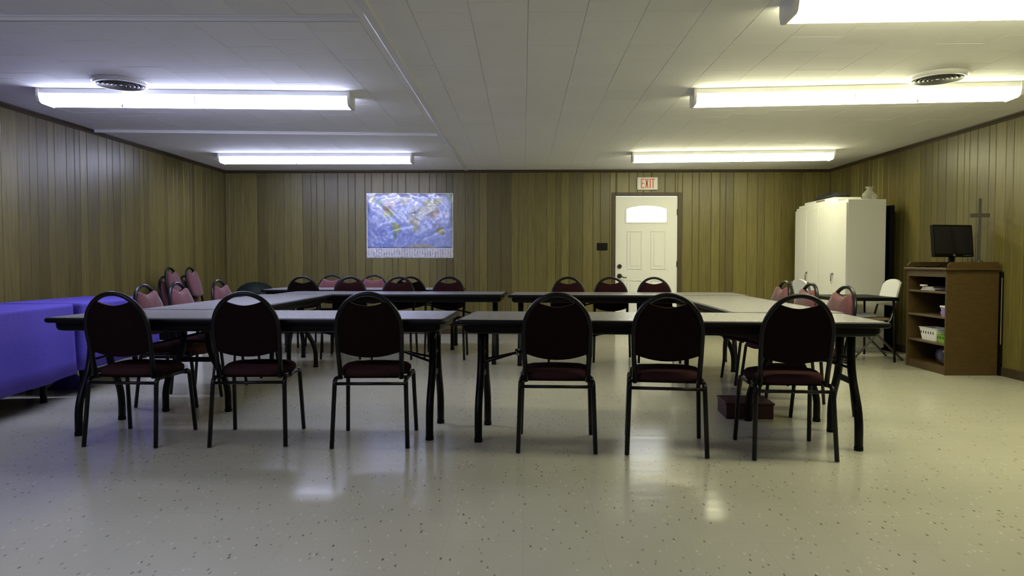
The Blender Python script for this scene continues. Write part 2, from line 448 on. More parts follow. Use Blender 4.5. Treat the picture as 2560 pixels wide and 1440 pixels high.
lamp((2.58, 5.78, ZC), R(-4.8), 'warm', 'warm wraparound ceiling light beside the round vent near the right wall', .45)
lamp((2.59, 9.08, ZC), R(-4.2), 'warm', 'warm wraparound ceiling light in front of the exit door and cabinets', .12)
lamp((2.59, 3.76, ZC), R(-2.0), 'warm', 'warm wraparound ceiling light farthest from the exit door')
lamp((-2.62, 1.20, ZC), R(0), 'cool', 'cool white wraparound ceiling light farthest from the map wall')

def vent(loc, label):
    t = thing('ceiling_vent', label, 'vent', loc)
    MB().lathe([(.205, 0), (.205, -.006), (.190, -.028), (.176, -.030), (.174, -.002)], 40, caps=False).build('rim', 'white_metal', t)
    MB().lathe([(.172, -.001), (.001, -.001)], 40).build('throat', 'black_plastic', t)
    for k in range(5):
        r = .160-.030*k
        MB().lathe([(r, -.030), (r-.003, -.031), (r-.014, -.006), (r-.010, -.005)], 36, caps=False).build('louver', 'vent_grey', t)
    MB().lathe([(.02, -.004), (.02, -.022), (.004, -.028)], 16).build('hub', 'white_metal', t)
vent((-3.06, 5.48, ZC), 'round white ceiling vent beside the cool light near the left wall')
vent((3.05, 5.40, ZC), 'round white ceiling vent beside the warm light near the right wall')

# ------------------------------------------------------------------ folding tables
def make_table(label, L=2.44, Wd=.762, h=.745, inset=.12, top='laminate', group='grey topped folding tables'):
    t = thing('folding_table', label, 'table', group=None)
    MB().loft([rrect(L-.05, Wd-.05, .03, h-.004), rrect(L-.05, Wd-.05, .03, h+.0012)]).build('table_top', top, t)
    prof = [(.0, -.034), (.0, -.030), (-.012, -.031)]
    rings = []
    for off, z in ((.016, h-.031), (.004, h-.027), (0, h-.016), (.003, h-.005), (.012, h), (.024, h)):
        rings.append(rrect(L-2*off, Wd-2*off, .045-min(off, .02), z))
    MB().loft(rings, smooth=False).build('edge_band', 'black_plastic', t)
    rings = [rrect(L-2*o, Wd-2*o, .05, z) for o, z in ((.065, h-.083), (.050, h-.078), (.043, h-.065), (.040, h-.031))]
    MB().loft(rings).build('apron', 'black_plastic', t)
    zt = h-.08
    for sx in (-1, 1):
        x = sx*(L/2-inset)
        for sy in (-1, 1):
            p = fillet([(x, sy*.090, zt), (x, sy*.090, .44), (x, sy*.228, .20), (x, sy*.228, .004)], .12, 7)
            lg = MB().tube(p, .0235, 10).build('leg', 'black_metal', t)
            MB().lathe([(.0255, 0), (.0255, .02), (.0235, .024)], 12, (x, sy*.228, 0)).build('foot_cap', 'black_plastic', lg)
        MB().box((x-.006, -.11, .36), (x+.006, .11, .395)).build('crossbar', 'black_metal', t)
        MB().box((x-.008, -.11, .50), (x+.008, .11, .52)).build('crossbar', 'black_metal', t)
        xi = sx*(L/2-inset-.22); xe = sx*(L/2-inset-.86)
        br = MB().tube([(xe, 0, zt), (xi, 0, .515)], .0095, 6)
        for sy in (-1, 1): br.tube([(xi, 0, .515), (x, sy*.098, .455)], .008, 6)
        br.build('brace', 'black_metal', t)
        MB().tube([(xi-.006, 0, .495), (xi-.006, 0, .535)], .013, 8).build('brace_lock', 'steel', t)
        MB().box((xe-.03, -.04, zt-.004), (xe+.03, .04, zt+.01)).build('brace_bracket', 'black_metal', t)
    return t
T0 = make_table('grey folding table in the near row of the table square, next to the purple cloths')
T0.location = (-1.66, 4.60, 0); T0.rotation_euler.z = R(-1.9)
G1 = 'tables set in a square'
T0['group'] = G1
dup(T0, (.845, 4.436, 0), R(-4.3), 'grey folding table in the near row of the table square, above the dark red box')
dup(T0, (-2.36, 6.242, 0), R(90), 'grey folding table forming the side of the square nearest the left wall')
dup(T0, (1.80, 5.985, 0), R(88), 'grey folding table forming the side of the square nearest the bookcase')
dup(T0, (-1.40, 7.825, 0), R(-2), 'grey folding table in the far row of the square, on the map side')
dup(T0, (1.075, 7.635, 0), R(-3), 'grey folding table in the far row of the square, in front of the door')
t = dup(T0, (-1.97, 9.04, 0), 0, 'grey folding table standing alone beneath the world map'); del t['group']

# ------------------------------------------------------------------ stacking chairs
def arch(n=24, w=.186, zt=.90, rise=.215, zb=.40, wb=.176):
    pts = [(-wb, zb), (-w+.003, .56)]
    for k in range(n+1):
        a = PI - PI*k/n
        pts.append((w*math.cos(a), zt-rise+rise*math.sin(a)))
    return pts + [(w-.003, .56), (wb, zb)]
def lean(x, z, off=0):     # the plane of the back: leans backwards with height
    return (x, -.165-.110*max(0, (z-.42))/.48 + off, z)
def make_chair(label, cloth='burgundy', shell='shell_fabric'):
    t = thing('stacking_chair', label, 'chair')
    # seat cushion
    rings = []
    for sc_, z in ((.86, .408), (.97, .412), (1.0, .428), (.985, .446), (.90, .461), (.70, .470), (.35, .475)):
        r = []
        for k in range(32):
            a = 2*PI*k/32; c, s_ = math.cos(a), math.sin(a); p = 2/3.6
            wy = .205*(1 if s_ > 0 else .97)
            x = .205*sc_*math.copysign(abs(c)**p, c); y = .02+wy*sc_*math.copysign(abs(s_)**p, s_)
            r.append((x*(1-.05*(y < 0)), y, z - .03*max(0, (y-.08)/.14)**2))
        rings.append(r)
    MB().loft(rings, smooth=True).build('seat', 'shaded_seat_fabric', t)
    box((-.165, -.13, .397), (.165, .17, .409)).build('seat_board', 'black_plastic', t)
    # back cushion and shell
    al = arch(28, .178, .892, .207)[1:-1]
    body = [p for p in al if p[1] >= .55]
    top = []
    out = []
    for x, z in body:
        if z > .80 and abs(x) < .122: continue
        out.append((x, z))
    li = max(i for i, p in enumerate(out) if p[0] < 0)
    dip = [(-.115+.23*k/10, .829+.030*(abs(-.115+.23*k/10)/.115)**1.7) for k in range(11)]
    poly = out[:li+1] + dip + out[li+1:]
    botm = [(.172-.344*k/10, .56-.034*(1-((.172-.344*k/10)/.172)**2)) for k in range(11)]
    poly = [p for p in poly if p[1] > .565] + botm
    cz = .70
    sh = lambda k, off: [lean(x*k, cz+(z-cz)*k, off) for x, z in poly]
    MB().loft([sh(.995, .004), sh(1.0, .012), sh(.985, .028), sh(.93, .040), sh(.70, .048), sh(.3, .051)], smooth=True).build('backrest', cloth, t)
    MB().loft([sh(.97, -.012), sh(.995, -.008), sh(1.0, .004)], smooth=False).build('back_shell', shell, t)
    # frame
    MB().tube([lean(x, z) for x, z in arch(28)], .0142, 8).build('back_frame', 'frame_metal', t)
    for s in (-1, 1):
        MB().tube(fillet([(s*.205, -.12, .398), (s*.205, -.188, .398), (s*.218, -.228, .004)], .035, 5), .0132, 8).build('leg', 'frame_metal', t)
        MB().tube(fillet([(s*.205, .12, .398), (s*.205, .182, .398), (s*.218, .228, .004)], .035, 5), .0132, 8).build('leg', 'frame_metal', t)
        MB().tube([(s*.205, -.125, .398), (s*.205, .125, .398)], .0122, 8).build('side_rail', 'frame_metal', t)
        MB().tube([(s*.178, -.163, .412), (s*.205, -.10, .400)], .010, 6).build('back_bracket', 'frame_metal', t)
    for yy, zz in ((-.192, .374), (.16, .385)): MB().tube([(-.206, yy, zz), (.206, yy, zz)], .0095, 8).build('crossbar', 'frame_metal', t)
    return t
near_g = 'chairs along the near side of the table square'
C0 = make_chair('burgundy chair tucked at the near row of tables, first from the purple cloth')
C0.location = (-2.335, 4.345, 0); C0.rotation_euler.z = R(-3); C0['group'] = near_g
for x, y, a, l in ((-1.622, 4.364, 4, 'burgundy chair tucked at the near row of tables, second from the purple cloth'),
                   (-.894, 4.335, 2, 'burgundy chair at the near row, beside the seam between its two tables, map side'),
                   (.197, 4.25, -2, 'burgundy chair at the near row, beside the table seam on the door side'),
                   (.828, 4.193, -8, 'burgundy chair at the near row second from the dark red box'),
                   (1.49, 4.115, -3.5, 'burgundy chair at the near row standing in front of the dark red box')):
    dup(C0, (x, y, 0), R(a), l, near_g)
lg = 'chairs along the left side of the square'
for x, y, a, l in ((-2.64, 5.47, -90, 'burgundy chair on the left side of the square, beside the purple cloth end'),
                   (-2.65, 6.02, -90, 'burgundy chair on the left side of the square, between two like it'),
                   (-2.65, 6.84, -92, 'burgundy chair on the left side of the square, nearest the map wall')):
    dup(C0, (x, y, 0), R(a), l, lg)
rg = 'chairs along the right side of the square'
for x, y, a, l in ((2.075, 6.48, 90, 'burgundy chair on the right side of the square, nearest the white cabinets'),
                   (2.07, 5.88, 92, 'middle burgundy chair on the bookcase side of the square'),
                   (2.065, 5.22, 94, 'burgundy chair on the bookcase side of the square, nearest the near row')):
    dup(C0, (x, y, 0), R(a), l, rg)
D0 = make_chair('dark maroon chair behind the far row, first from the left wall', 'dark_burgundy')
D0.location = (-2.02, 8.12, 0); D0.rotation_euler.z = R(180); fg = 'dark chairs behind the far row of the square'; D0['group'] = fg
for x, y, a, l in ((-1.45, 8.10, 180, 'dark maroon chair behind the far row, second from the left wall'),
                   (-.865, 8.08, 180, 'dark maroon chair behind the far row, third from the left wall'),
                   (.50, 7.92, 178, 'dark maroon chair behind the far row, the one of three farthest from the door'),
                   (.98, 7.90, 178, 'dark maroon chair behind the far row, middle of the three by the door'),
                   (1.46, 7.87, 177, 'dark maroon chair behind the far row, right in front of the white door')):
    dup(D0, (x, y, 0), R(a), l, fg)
mg = 'chairs at the table under the map'
for x, y, a, l in ((-2.61, 8.74, 0, 'burgundy chair at the table under the map, back to the room, nearest left corner'),
                   (-2.06, 8.76, 0, 'burgundy chair at the table under the map, back to the room, middle one'),
                   (-1.36, 8.78, 3, 'burgundy chair at the table under the map, back to the room, nearest the door'),
                   (-2.56, 9.34, 180, 'pink-looking burgundy chair against the map wall, facing the room, left corner side'),
                   (-2.00, 9.34, 180, 'pink-looking burgundy chair facing the room, below the left edge of the map')):
    dup(C0, (x, y, 0), R(a), l, mg)
for y, n in ((8.62, 'stack beside the white storage unit'), (9.14, 'stack nearest the map corner')):
    for k in range(2):
        dup(C0, (-4.06+.075*k, y, .105*k), R(-90+(4 if k else 0)), ('bottom' if k == 0 else 'top')+' burgundy chair of the two-chair '+n, 'stacked chairs by the left wall')

# ------------------------------------------------------------------ purple cloths on tables by the left wall
def cloth(cx, cy, w, l, h, hem, label, seed):
    rr = random.Random(seed); n = 22
    ringp = []
    base_ = rrect(w, l, .03, 0, 4)
    # resample the outline finely for folds
    P = [Vector(p) for p in base_]; per = []
    for i in range(len(P)):
        a, b = P[i], P[(i+1) % len(P)]; k = max(1, int((b-a).length/.04))
        per += [a.lerp(b, j/k) for j in range(k)]
    ph = [rr.uniform(0, 6.3) for _ in range(4)]
    rings = []
    for z, fl in ((h-.012, .0), (h-.002, -.004), (h, -.012)): pass
    zs = [hem, hem+.12, hem+.3, h-.1, h-.02, h-.004, h]
    acc = [0]
    for i in range(1, len(per)): acc.append(acc[-1]+(per[i]-per[i-1]).length)
    for z in zs:
        t = (h-z)/(h-hem); r = []
        for i, p in enumerate(per):
            s = acc[i]; q = Vector((p.x, p.y, 0)); nrm = Vector((p.x/(w/2), p.y/(l/2), 0))
            nrm = Vector((math.copysign(abs(nrm.x)**9, nrm.x), math.copysign(abs(nrm.y)**9, nrm.y), 0)); nrm = nrm.normalized() if nrm.length else Vector((1, 0, 0))
            f = t*(.010+.014*math.sin(s*5.2+ph[0])+.008*math.sin(s*11.3+ph[1])) - (.008 if z == h else 0)
            r.append((cx+p.x+nrm.x*f, cy+p.y+nrm.y*f, z + (.012*math.sin(s*1.7+ph[2]) if z == hem else 0)))
        rings.append(r)
    o = MB().loft(rings, smooth=True).build('tablecloth', 'purple_cloth')
    # open underneath: drop the bottom cap
    b = bmesh.new(); b.from_mesh(o.data)
    low = [f for f in b.faces if len(f.verts) > 20 and f.calc_center_median().z < h-.1]
    bmesh.ops.delete(b, geom=low, context='FACES_ONLY'); b.to_mesh(o.data); b.free()
    s = o.modifiers.new('thickness', 'SOLIDIFY'); s.thickness = .003; s.offset = 1
    return tag(o, label, 'tablecloth')
def plain_table(label, cx, cy, L, Wd, rz, h):
    t = make_table(label, L, Wd, h, .16, 'black_plastic'); t.location = (cx, cy, 0); t.rotation_euler.z = rz; return t
plain_table('dark folding table hidden under the long purple cloth by the left wall', -3.79, 4.36, 2.44, .70, R(96.5), .738)
c = cloth(0, 0, .745, 2.50, .746, .185, 'long purple cloth on the table by the left wall, the longer of two', 3); c.location = (-3.79, 4.36, 0); c.rotation_euler.z = R(6.5)
plain_table('dark folding table under the short purple cloth by the left wall', -3.90, 6.33, 1.14, .66, R(90), .738)
c = cloth(0, 0, .70, 1.20, .746, .22, 'short purple cloth on the small table by the left wall, behind the long one', 8); c.location = (-3.90, 6.33, 0)
# purple cloth slumped on the floor
rr = random.Random(2); b_ = []
for k in range(7):
    s = 1-k/6*.92; b_.append([( .17*s*math.cos(a*PI/12)*(1+.25*math.sin(a*.9+k*.4)), .12*s*math.sin(a*PI/12)*(1+.2*math.sin(a*1.7+k*.3)), [.0, .018, .04, .07, .10, .125, .135][k]) for a in range(24)])
o = MB().loft(b_, smooth=True).build('fallen_cloth', 'purple_cloth', None, (-3.90, 6.10, .002)); tag(o, 'crumpled purple cloth heaped on the floor beneath the tablecloths', 'cloth')

# ------------------------------------------------------------------ map, sign, switch plate
mx0, mx1, mz0, mz1 = -2.345, -1.045, 1.138, 2.108
mp = thing('world_map', 'laminated world map poster with blue oceans pinned on the back wall', 'map', (mx0, YB-.002, mz0))
mw, mh = mx1-mx0, mz1-mz0
U = lambda x: (x-260)/1565*mw
V = lambda y: mh-(y-158)/1172*mh
def sheet(x0, x1, z0, z1, y, mt, name, nx=40, nz=30):
    rr = random.Random(4); ph = [rr.uniform(0, 6) for _ in range(6)]
    v, f = [], []
    for j in range(nz+1):
        for i in range(nx+1):
            x = x0+(x1-x0)*i/nx; z = z0+(z1-z0)*j/nz
            v.append((x, y, z))
    for j in range(nz):
        for i in range(nx):
            a = j*(nx+1)+i; f.append((a, a+1, a+nx+2, a+nx+1))
    o = MB().add(v, f, True).build(name, mt, mp)
    s = o.modifiers.new('thickness', 'SOLIDIFY'); s.thickness = .0012; s.offset = 0
    return o
sheet(0, mw, 0, mh, -.0008, 'map_white', 'sheet')
sheet(U(282), U(1806), V(1143), V(182), -.0022, 'map_ocean', 'ocean')
LAND = dict(
 land_olive=[[(300,200),(380,195),(430,215),(450,280),(400,310),(350,330),(325,270)], [(1260,340),(1300,290),(1330,250),(1380,290),(1450,290),(1560,255),(1650,265),(1640,320),(1540,390),(1430,410),(1330,415)], [(1515,830),(1560,785),(1590,775),(1610,792),(1640,785),(1672,850),(1640,912),(1590,880),(1520,888)]],
 land_green=[[(460,290),(520,275),(560,330),(600,372),(540,380),(480,340)], [(750,815),(795,860),(805,920),(785,990),(760,970)], [(1680,180),(1795,180),(1795,325),(1740,290)]],
 land_brown=[[(550,385),(660,388),(730,488),(555,490)], [(1320,560),(1420,500),(1500,480),(1560,450),(1582,510),(1530,600),(1450,612),(1400,550)]],
 land_lime=[[(730,680),(800,690),(850,745),(885,782),(845,870),(800,862),(752,812),(715,750)], [(1100,790),(1160,790),(1180,800),(1150,866),(1118,862)], [(555,492),(640,490),(800,470),(740,560),(706,602),(690,570),(600,590),(552,560)]],
 land_rose=[[(560,310),(640,255),(700,235),(830,290),(800,370),(740,440),(665,390),(605,375)], [(1060,500),(1150,480),(1150,530),(1080,530)]],
 land_pale=[[(855,235),(1010,195),(1050,290),(950,378),(880,360)], [(1000,600),(1080,560),(1200,590),(1235,680),(1185,788),(1100,788),(1090,735),(1010,680),(985,640)], [(1200,400),(1330,417),(1540,402),(1555,448),(1410,500),(1310,560),(1300,610),(1215,620)], [(980,1138),(1080,1092),(1250,1070),(1430,1095),(1530,1140)]],
 land_grey=[[(1010,540),(1060,480),(1080,420),(1100,372),(1195,400),(1205,560),(1080,565)], [(600,592),(690,585),(655,640),(740,690),(720,702),(625,645)], [(1340,590),(1400,602),(1372,682)], [(1490,740),(1530,690),(1560,720),(1600,745),(1530,750)], [(1700,968),(1755,925),(1750,940),(1712,972)], [(1225,805),(1245,785),(1240,815)]])
for mt, polys in LAND.items():
    for pl in polys:
        q = [(U(x), V(y)) for x, y in pl]
        MB().prism(q, lambda x, z: (x, -.0028, z), lambda x, z: (x, -.0036, z)).build('landmass', mt, mp)
fl = MB(); rr = random.Random(11)
for i in range(33):
    for j in range(6):
        x = 300+46.2*i; y = 1172+23*j
        if j == 5 and rr.random() < .35: continue
        ww = rr.uniform(14, 26)
        fl.box((U(x-12), -.0032, V(y+rr.uniform(4, 10))), (U(x-12+ww), -.0022, V(y)))
tag(fl.build('flag_rows', 'ink', mp), kind='stuff')
fl = MB()
for a in ((282, 1806, 1143, 1147), (282, 1806, 180, 184)): fl.box((U(a[0]), -.0034, V(a[3])), (U(a[1]), -.003, V(a[2])))
fl.build('border_line', 'ink', mp)
def text(body, size, parent, loc, mt, name, ext=.0006):
    cu = bpy.data.curves.new(name, 'FONT'); cu.body = body; cu.size = size; cu.extrude = ext; cu.resolution_u = 2
    o = bpy.data.objects.new(name, cu); COL.objects.link(o)
    dg = bpy.context.evaluated_depsgraph_get(); me = bpy.data.meshes.new_from_object(o.evaluated_get(dg))
    bpy.data.objects.remove(o); me.materials.clear(); me.materials.append(MATS[mt])
    q = link(name, me, parent, loc); q.rotation_euler = (PI/2, 0, 0); return q
# wrinkled clear lamination over the print
lam = MB(); nx, nz = 130, 96; lv = []; lf = []
def wrink(x, z):
    wx = x + .05*math.sin(7*z+1) + .03*math.sin(17*z+4*x); wz = z + .05*math.sin(9*x+2) + .02*math.sin(21*x)
    up = .25 + .75*min(1, max(0, (z/mh-.15)/.6))
    a = abs(math.sin(11*wx+5*wz)) + .7*abs(math.sin(-9*wx+13*wz+1.3)) + .45*abs(math.sin(26*wx+17*wz)) + .3*abs(math.sin(31*wz-22*wx+2))
    e = min(1, 14*min(x, mw-x, z, mh-z)+.05)
    return .0046*a*up*e
for j in range(nz+1):
    for i in range(nx+1):
        x = mw*i/nx; z = mh*j/nz; lv.append((x, -.0042-wrink(x, z), z))
for j in range(nz):
    for i in range(nx):
        a = j*(nx+1)+i; lf.append((a, a+1, a+nx+2, a+nx+1))
MB().add(lv, lf, True).build('lamination', 'lamination', mp)
text('The World', .034, mp, (U(415), -.0038, V(928)), 'ink', 'lettering')

es = thing('exit_sign', 'white exit sign with red EXIT letters above the white door', 'sign', (1.686, YB-.001, 2.149))
box((0, -.045, 0), (.304, 0, .184), .006).build('sign_body', 'sign_white', es)
box((.012, -.047, .010), (.292, -.044, .174), .001).build('face_plate', 'sign_white', es)
def strokes(letter, x, w, z0, z1, s=.016):
    mb = MB(); P = lambda q: mb.prism(q, lambda a, b: (a, -.0485, b), lambda a, b: (a, -.0465, b))
    R_ = lambda a, b, c, d: P([(a, b), (c, b), (c, d), (a, d)])
    if letter == 'E':
        R_(x, z0, x+s, z1); h = (z1-z0)
        for zz in (z0, (z0+z1-s)/2, z1-s): R_(x+s, zz, x+w, zz+s)
    if letter == 'X':
        P([(x, z0), (x+s*1.1, z0), (x+w, z1), (x+w-s*1.1, z1)]); P([(x+w-s*1.1, z0), (x+w, z0), (x+s*1.1, z1), (x, z1)])
    if letter == 'I': R_(x, z0, x+s, z1)
    if letter == 'T': R_(x, z1-s, x+w, z1); R_(x+(w-s)/2, z0, x+(w+s)/2, z1-s)
    mb.build('letter_'+letter.lower(), 'sign_red', es)
strokes('E', .055, .048, .022, .162); strokes('X', .114, .055, .022, .162); strokes('I', .182, .018, .022, .162, .018); strokes('T', .209, .050, .022, .162)

sw = thing('switch_plate', 'black double wall switch plate beside the door frame', 'switch', (1.098, YB, 1.252))
box((0, -.008, 0), (.158, 0, .112), .004).build('plate', 'black_plastic', sw)
for k in range(3): box((.030+.042*k, -.016, .045), (.038+.042*k, -.006, .066), .001).build('toggle', 'black_plastic', sw)

# ------------------------------------------------------------------ white cabinets
def cabinet(y0, label):
    w, d, h = .812, .47, 1.83
    t = thing('storage_cabinet', label, 'cabinet', (3.868, y0, 0), 0, None)
    MB().box((.018, .001, .05), (d, w-.001, h), .003).box((.03, .02, 0), (d-.02, w-.02, .05)).build('body', 'cabinet_enamel', t)
    for k in (0, 1):
        dd = box((0, .006+k*(w/2-.004), .065), (.0185, w/2-.003+k*(w/2-.004), h-.035), .003).build('cabinet_door', 'cabinet_enamel', t)
    hy = w/2-.045
    hm = MB().box((-.012, hy-.02, .925), (.001, hy+.055, .947), .002).tube([(-.004, hy-.005, .94), (-.028, hy-.005, .94), (-.030, hy-.005, .84)], .006, 6)
    hm.build('handle', 'steel', t)
    for k in range(2): MB().tube([(-.006, hy+.03, .93), (-.01, hy+.03, .905), (-.006, hy+.032, .86-.05*k)], .003, 5).build('key', 'steel', t)
cabinet(8.70, 'white double-door metal storage cabinet, the one beside the card table')
cabinet(9.522, 'white double-door metal storage cabinet in the back corner of the room')
# things on the cabinets
o = MB().box((3.90, 9.02, 1.832), (4.28, 10.28, 1.862), .004); tag(o.build('flat_box', 'white_plastic'), 'long flat white box lying across the tops of the cabinets', 'box')
pp = thing('cardboard_tray', 'white and brown tray lying on the flat white box', 'tray', (3.91, 9.15, 1.8635))
box((0, 0, 0), (.34, .95, .032), .004).build('tray_body', 'white_plastic', pp); box((-.003, .28, .006), (.02, .55, .027), .002).build('tray_label', 'beige_metal', pp)
rings = []
rr = random.Random(4)
for k, (s, z) in enumerate(((.9, 0), (1, .012), (.97, .035), (.8, .055), (.5, .075), (.15, .085))):
    rings.append([(.15*s*math.cos(a*PI/14), .40*s*math.sin(a*PI/14)*(1+.08*math.sin(a*2.1)), z*(1+.25*math.sin(a*.7))) for a in range(28)])
o = MB().loft(rings, smooth=True).build('black_bag', 'black_cloth', None, (4.08, 9.62, 1.897)); tag(o, 'slumped black cloth bag on top of the white cabinets', 'bag')
rings = [[(.085*s*math.cos(a*PI/9)*(1+.2*math.sin(a*1.3+k)), .085*s*math.sin(a*PI/9)*(1+.15*math.sin(a*2.2+k)), z) for a in range(18)] for k, (s, z) in enumerate(((.8, 0), (1, .03), (.9, .07), (.45, .11), (.3, .13), (.55, .16)))]
o = MB().loft(rings, smooth=True).build('plastic_bag', 'clear_film', None, (4.2, 8.84, 1.832)); tag(o, 'knotted clear plastic bag on the cabinet beside the card table', 'bag')
# dark folded panel leaning in the gap behind the cabinets
tag(box((4.40, 8.72, 0), (4.45, 10.25, 1.76), .004).build('folded_partition', 'black_plastic'), 'tall black folded panel standing behind the white cabinets', 'panel')

# ------------------------------------------------------------------ wooden bookcase on the right wall
bk = thing('bookcase', 'brown wooden bookcase with open shelves below the monitor', 'bookcase', (4.012, 6.885, 0))
bw, bd, bh = .70, .495, 1.0
box((0, 0, 0), (bd, .019, bh), .002).build('side_panel', 'case_wood', bk)
box((0, bw-.019, 0), (bd, bw, bh), .002).build('side_panel', 'case_wood', bk)
box((bd-.008, .019, .02), (bd-.001, bw-.019, bh-.01)).build('back_panel', 'case_wood', bk)
box((.012, .0195, .0), (bd-.009, bw-.0195, .075), .002).build('plinth', 'case_wood', bk)
box((.002, .0195, bh-.065), (.021, bw-.0195, bh), .002).build('top_rail', 'case_edge', bk)
for z in (.275, .535, .775): box((.006, .0195, z), (bd-.009, bw-.0195, z+.019), .002).build('shelf', 'case_edge', bk)
box((-.03, -.03, bh+.001), (bd+.005, bw+.02, bh+.024), .004).build('top_board', 'case_wood', bk)
def rail(pts, fn0, fn1): return MB().prism(pts, fn0, fn1)
q = [(0, 0), (.0, .03), (.03, .056), (bd-.02, .056), (bd-.02, 0)]
rail(q, lambda x, z: (x+.005, -.012, bh+.0245+z), lambda x, z: (x+.005, .006, bh+.0245+z)).build('gallery_rail', 'case_wood', bk)
rail(q, lambda x, z: (x+.005, bw-.006, bh+.0245+z), lambda x, z: (x+.005, bw+.012, bh+.0245+z)).build('gallery_rail', 'case_wood', bk)
box((bd-.02, .0065, bh+.0245), (bd-.004, bw-.0065, bh+.08), .002).build('gallery_rail', 'case_wood', bk)
tz = bh+.0245
BX, BY = 4.012, 6.885
# leaning board between bookcase and wall
lb = thing('leaning_board', 'thin black framed board wedged between bookcase and right wall', 'board', (4.515, 6.86, 0))
box((0, 0, 0), (.018, .62, .985), .002).build('board', 'black_plastic', lb); box((-.005, -.006, .30), (.002, -.001, .93), .0005).build('edge_strip', 'beige_metal', lb)
# monitor
mo = thing('computer_monitor', 'black flat computer monitor on top of the bookcase', 'monitor', (BX+.20, BY+.24, tz), R(12))
MB().lathe([(.105, 0), (.105, .008), (.04, .016), (.03, .02)], 24).build('stand_base', 'black_plastic', mo)
box((-.03, .01, .015), (.03, .035, .22), .004).build('stand_neck', 'black_plastic', mo)
def tilt(o): o.rotation_euler = (R(-6), 0, 0); return o
body = tilt(MB().box((-.228, -.024, .105), (.228, .012, .42), .006).build('bezel', 'black_plastic', mo))
MB().box((-.211, -.0255, .135), (.211, -.0235, .405)).build('screen', 'screen', body)
MB().loft([[(.014*k*math.cos(a*PI/8), y, 0.119+.011*k*math.sin(a*PI/8)) for a in range(16)] for y, k in ((-.0235, 1), (-.0262, 1), (-.027, .7))]).build('badge', 'steel', body)
for k in range(5): MB().box((.11+.02*k, -.026, .116), (.119+.02*k, -.0235, .122)).build('button', 'steel', body)
MB().tube([(-.20, -.03, .03), (-.15, -.035, .008), (-.05, -.04, .006), (.06, -.05, .006), (.19, -.04, .02), (.21, .0, .09)], .004, 6).build('cable', 'black_plastic', mo)
# cross
cr = thing('standing_cross', 'dark metal standing cross on a stepped base behind the monitor', 'cross', (BX+.372, BY+.12, tz), R(-12))
MB().box((-.085, -.06, 0), (.085, .06, .020), .003).box((-.06, -.045, .020), (.06, .045, .045), .004).lathe([(.045, .045), (.04, .06), (.02, .075), (.012, .085)], 20).build('base', 'pewter', cr)
box((-.0125, -.008, .08), (.0125, .008, .665), .002).build('upright', 'pewter', cr)
box((-.085, -.0095, .485), (.085, .0095, .522), .002).build('crossbar', 'pewter', cr)
# flat black tray
tag(MB().loft([rrect(.16, .24, .02, 0), rrect(.17, .25, .02, .012), rrect(.16, .24, .02, .012), rrect(.15, .23, .02, .005)]).build('black_tray', 'black_plastic', None, (BX+.075, BY+.46, tz)), 'low black tray on the bookcase top beside the monitor', 'tray')
# shelf contents
sx = BX+.03
for k, (w, l, hgt, mt) in enumerate(((.17, .24, .014, 'ink'), (.16, .22, .012, 'paper'), (.165, .23, .013, 'ink'))):
    b = thing('book', ['dark book at the bottom of the flat pile on the top shelf', 'pale book in the middle of the flat pile on the top shelf', 'dark book on top of the flat pile on the top shelf'][k], 'book', (sx+.03, BY+.42, .7945+[0, .0145, .027][k]), R(2-3*k))
    box((0, -l/2, 0), (w, l/2, hgt), .001).build('cover', mt, b); box((-.001, -l/2+.004, .003), (.004, l/2-.004, hgt-.003)).build('pages', 'paper', b)
tag(box((sx+.0, BY+.455, .8355), (sx+.05, BY+.515, .852), .004).build('eraser', 'white_plastic'), 'small white block lying on the flat books', 'block')
lb2 = thing('lidded_box', 'lilac plastic box with a white lid on the second shelf', 'box', (sx+.02, BY+.075, .5545))
MB().loft([rrect(.13, .10, .02, 0, cx=.065, cy=.05), rrect(.145, .115, .02, .045, cx=.065, cy=.05)]).build('lower_tub', 'lilac', lb2)
MB().loft([rrect(.13, .10, .02, .046, cx=.065, cy=.05), rrect(.145, .115, .02, .088, cx=.065, cy=.05)]).build('upper_tub', 'lilac', lb2)
MB().loft([rrect(.152, .122, .02, .0885, cx=.065, cy=.05), rrect(.15, .12, .02, .102, cx=.065, cy=.05)]).build('lid', 'white_plastic', lb2)
def basket(name, mt, loc, w, l, h, label, slots):
    t = thing(name, label, 'basket', loc)
    th = .004
    outr = [rrect(w*.82, l*.82, .02, 0), rrect(w, l, .025, h), rrect(w+.012, l+.012, .03, h), rrect(w+.012, l+.012, .03, h-.008), ]
    inn = [rrect(w, l, .025, h), rrect(w-2*th, l-2*th, .023, h), rrect(w*.82-2*th, l*.82-2*th, .018, th)]
    MB().loft([rrect(w*.82, l*.82, .02, 0), rrect(w+.0, l+.0, .025, h-.006), rrect(w+.014, l+.014, .03, h-.004), rrect(w+.012, l+.012, .03, h), rrect(w-2*th, l-2*th, .023, h), rrect(w*.82-2*th, l*.82-2*th, .018, th)]).build('tub', mt, t)
    sl = MB()
    for k in range(slots):
        y = -l*.36+l*.72*k/(slots-1); xf = -(w*.5-w*.09*(1-.62)) 
        sl.box((xf-.0025, y-.006, h*.52), (xf+.006, y+.006, h*.78))
    sl.build('slots', 'black_plastic', t)
    return t
basket('basket', 'white_plastic', (sx+.11, BY+.41, .2945), .18, .30, .125, 'white slotted plastic basket on the third shelf', 6)
basket('basket', 'lime', (sx+.075, BY+.14, .2945), .12, .19, .075, 'lime green plastic basket on the third shelf', 4)
tag(MB().tube([(sx+.22, BY+.25+.10*math.cos(a*PI/8), .2965+.185*math.sin(a*PI/8)+.008) for a in range(9)], .008, 6).build('basket_handle_loop', 'black_plastic'), 'black arched handle of a dark item behind the green basket', 'handle')
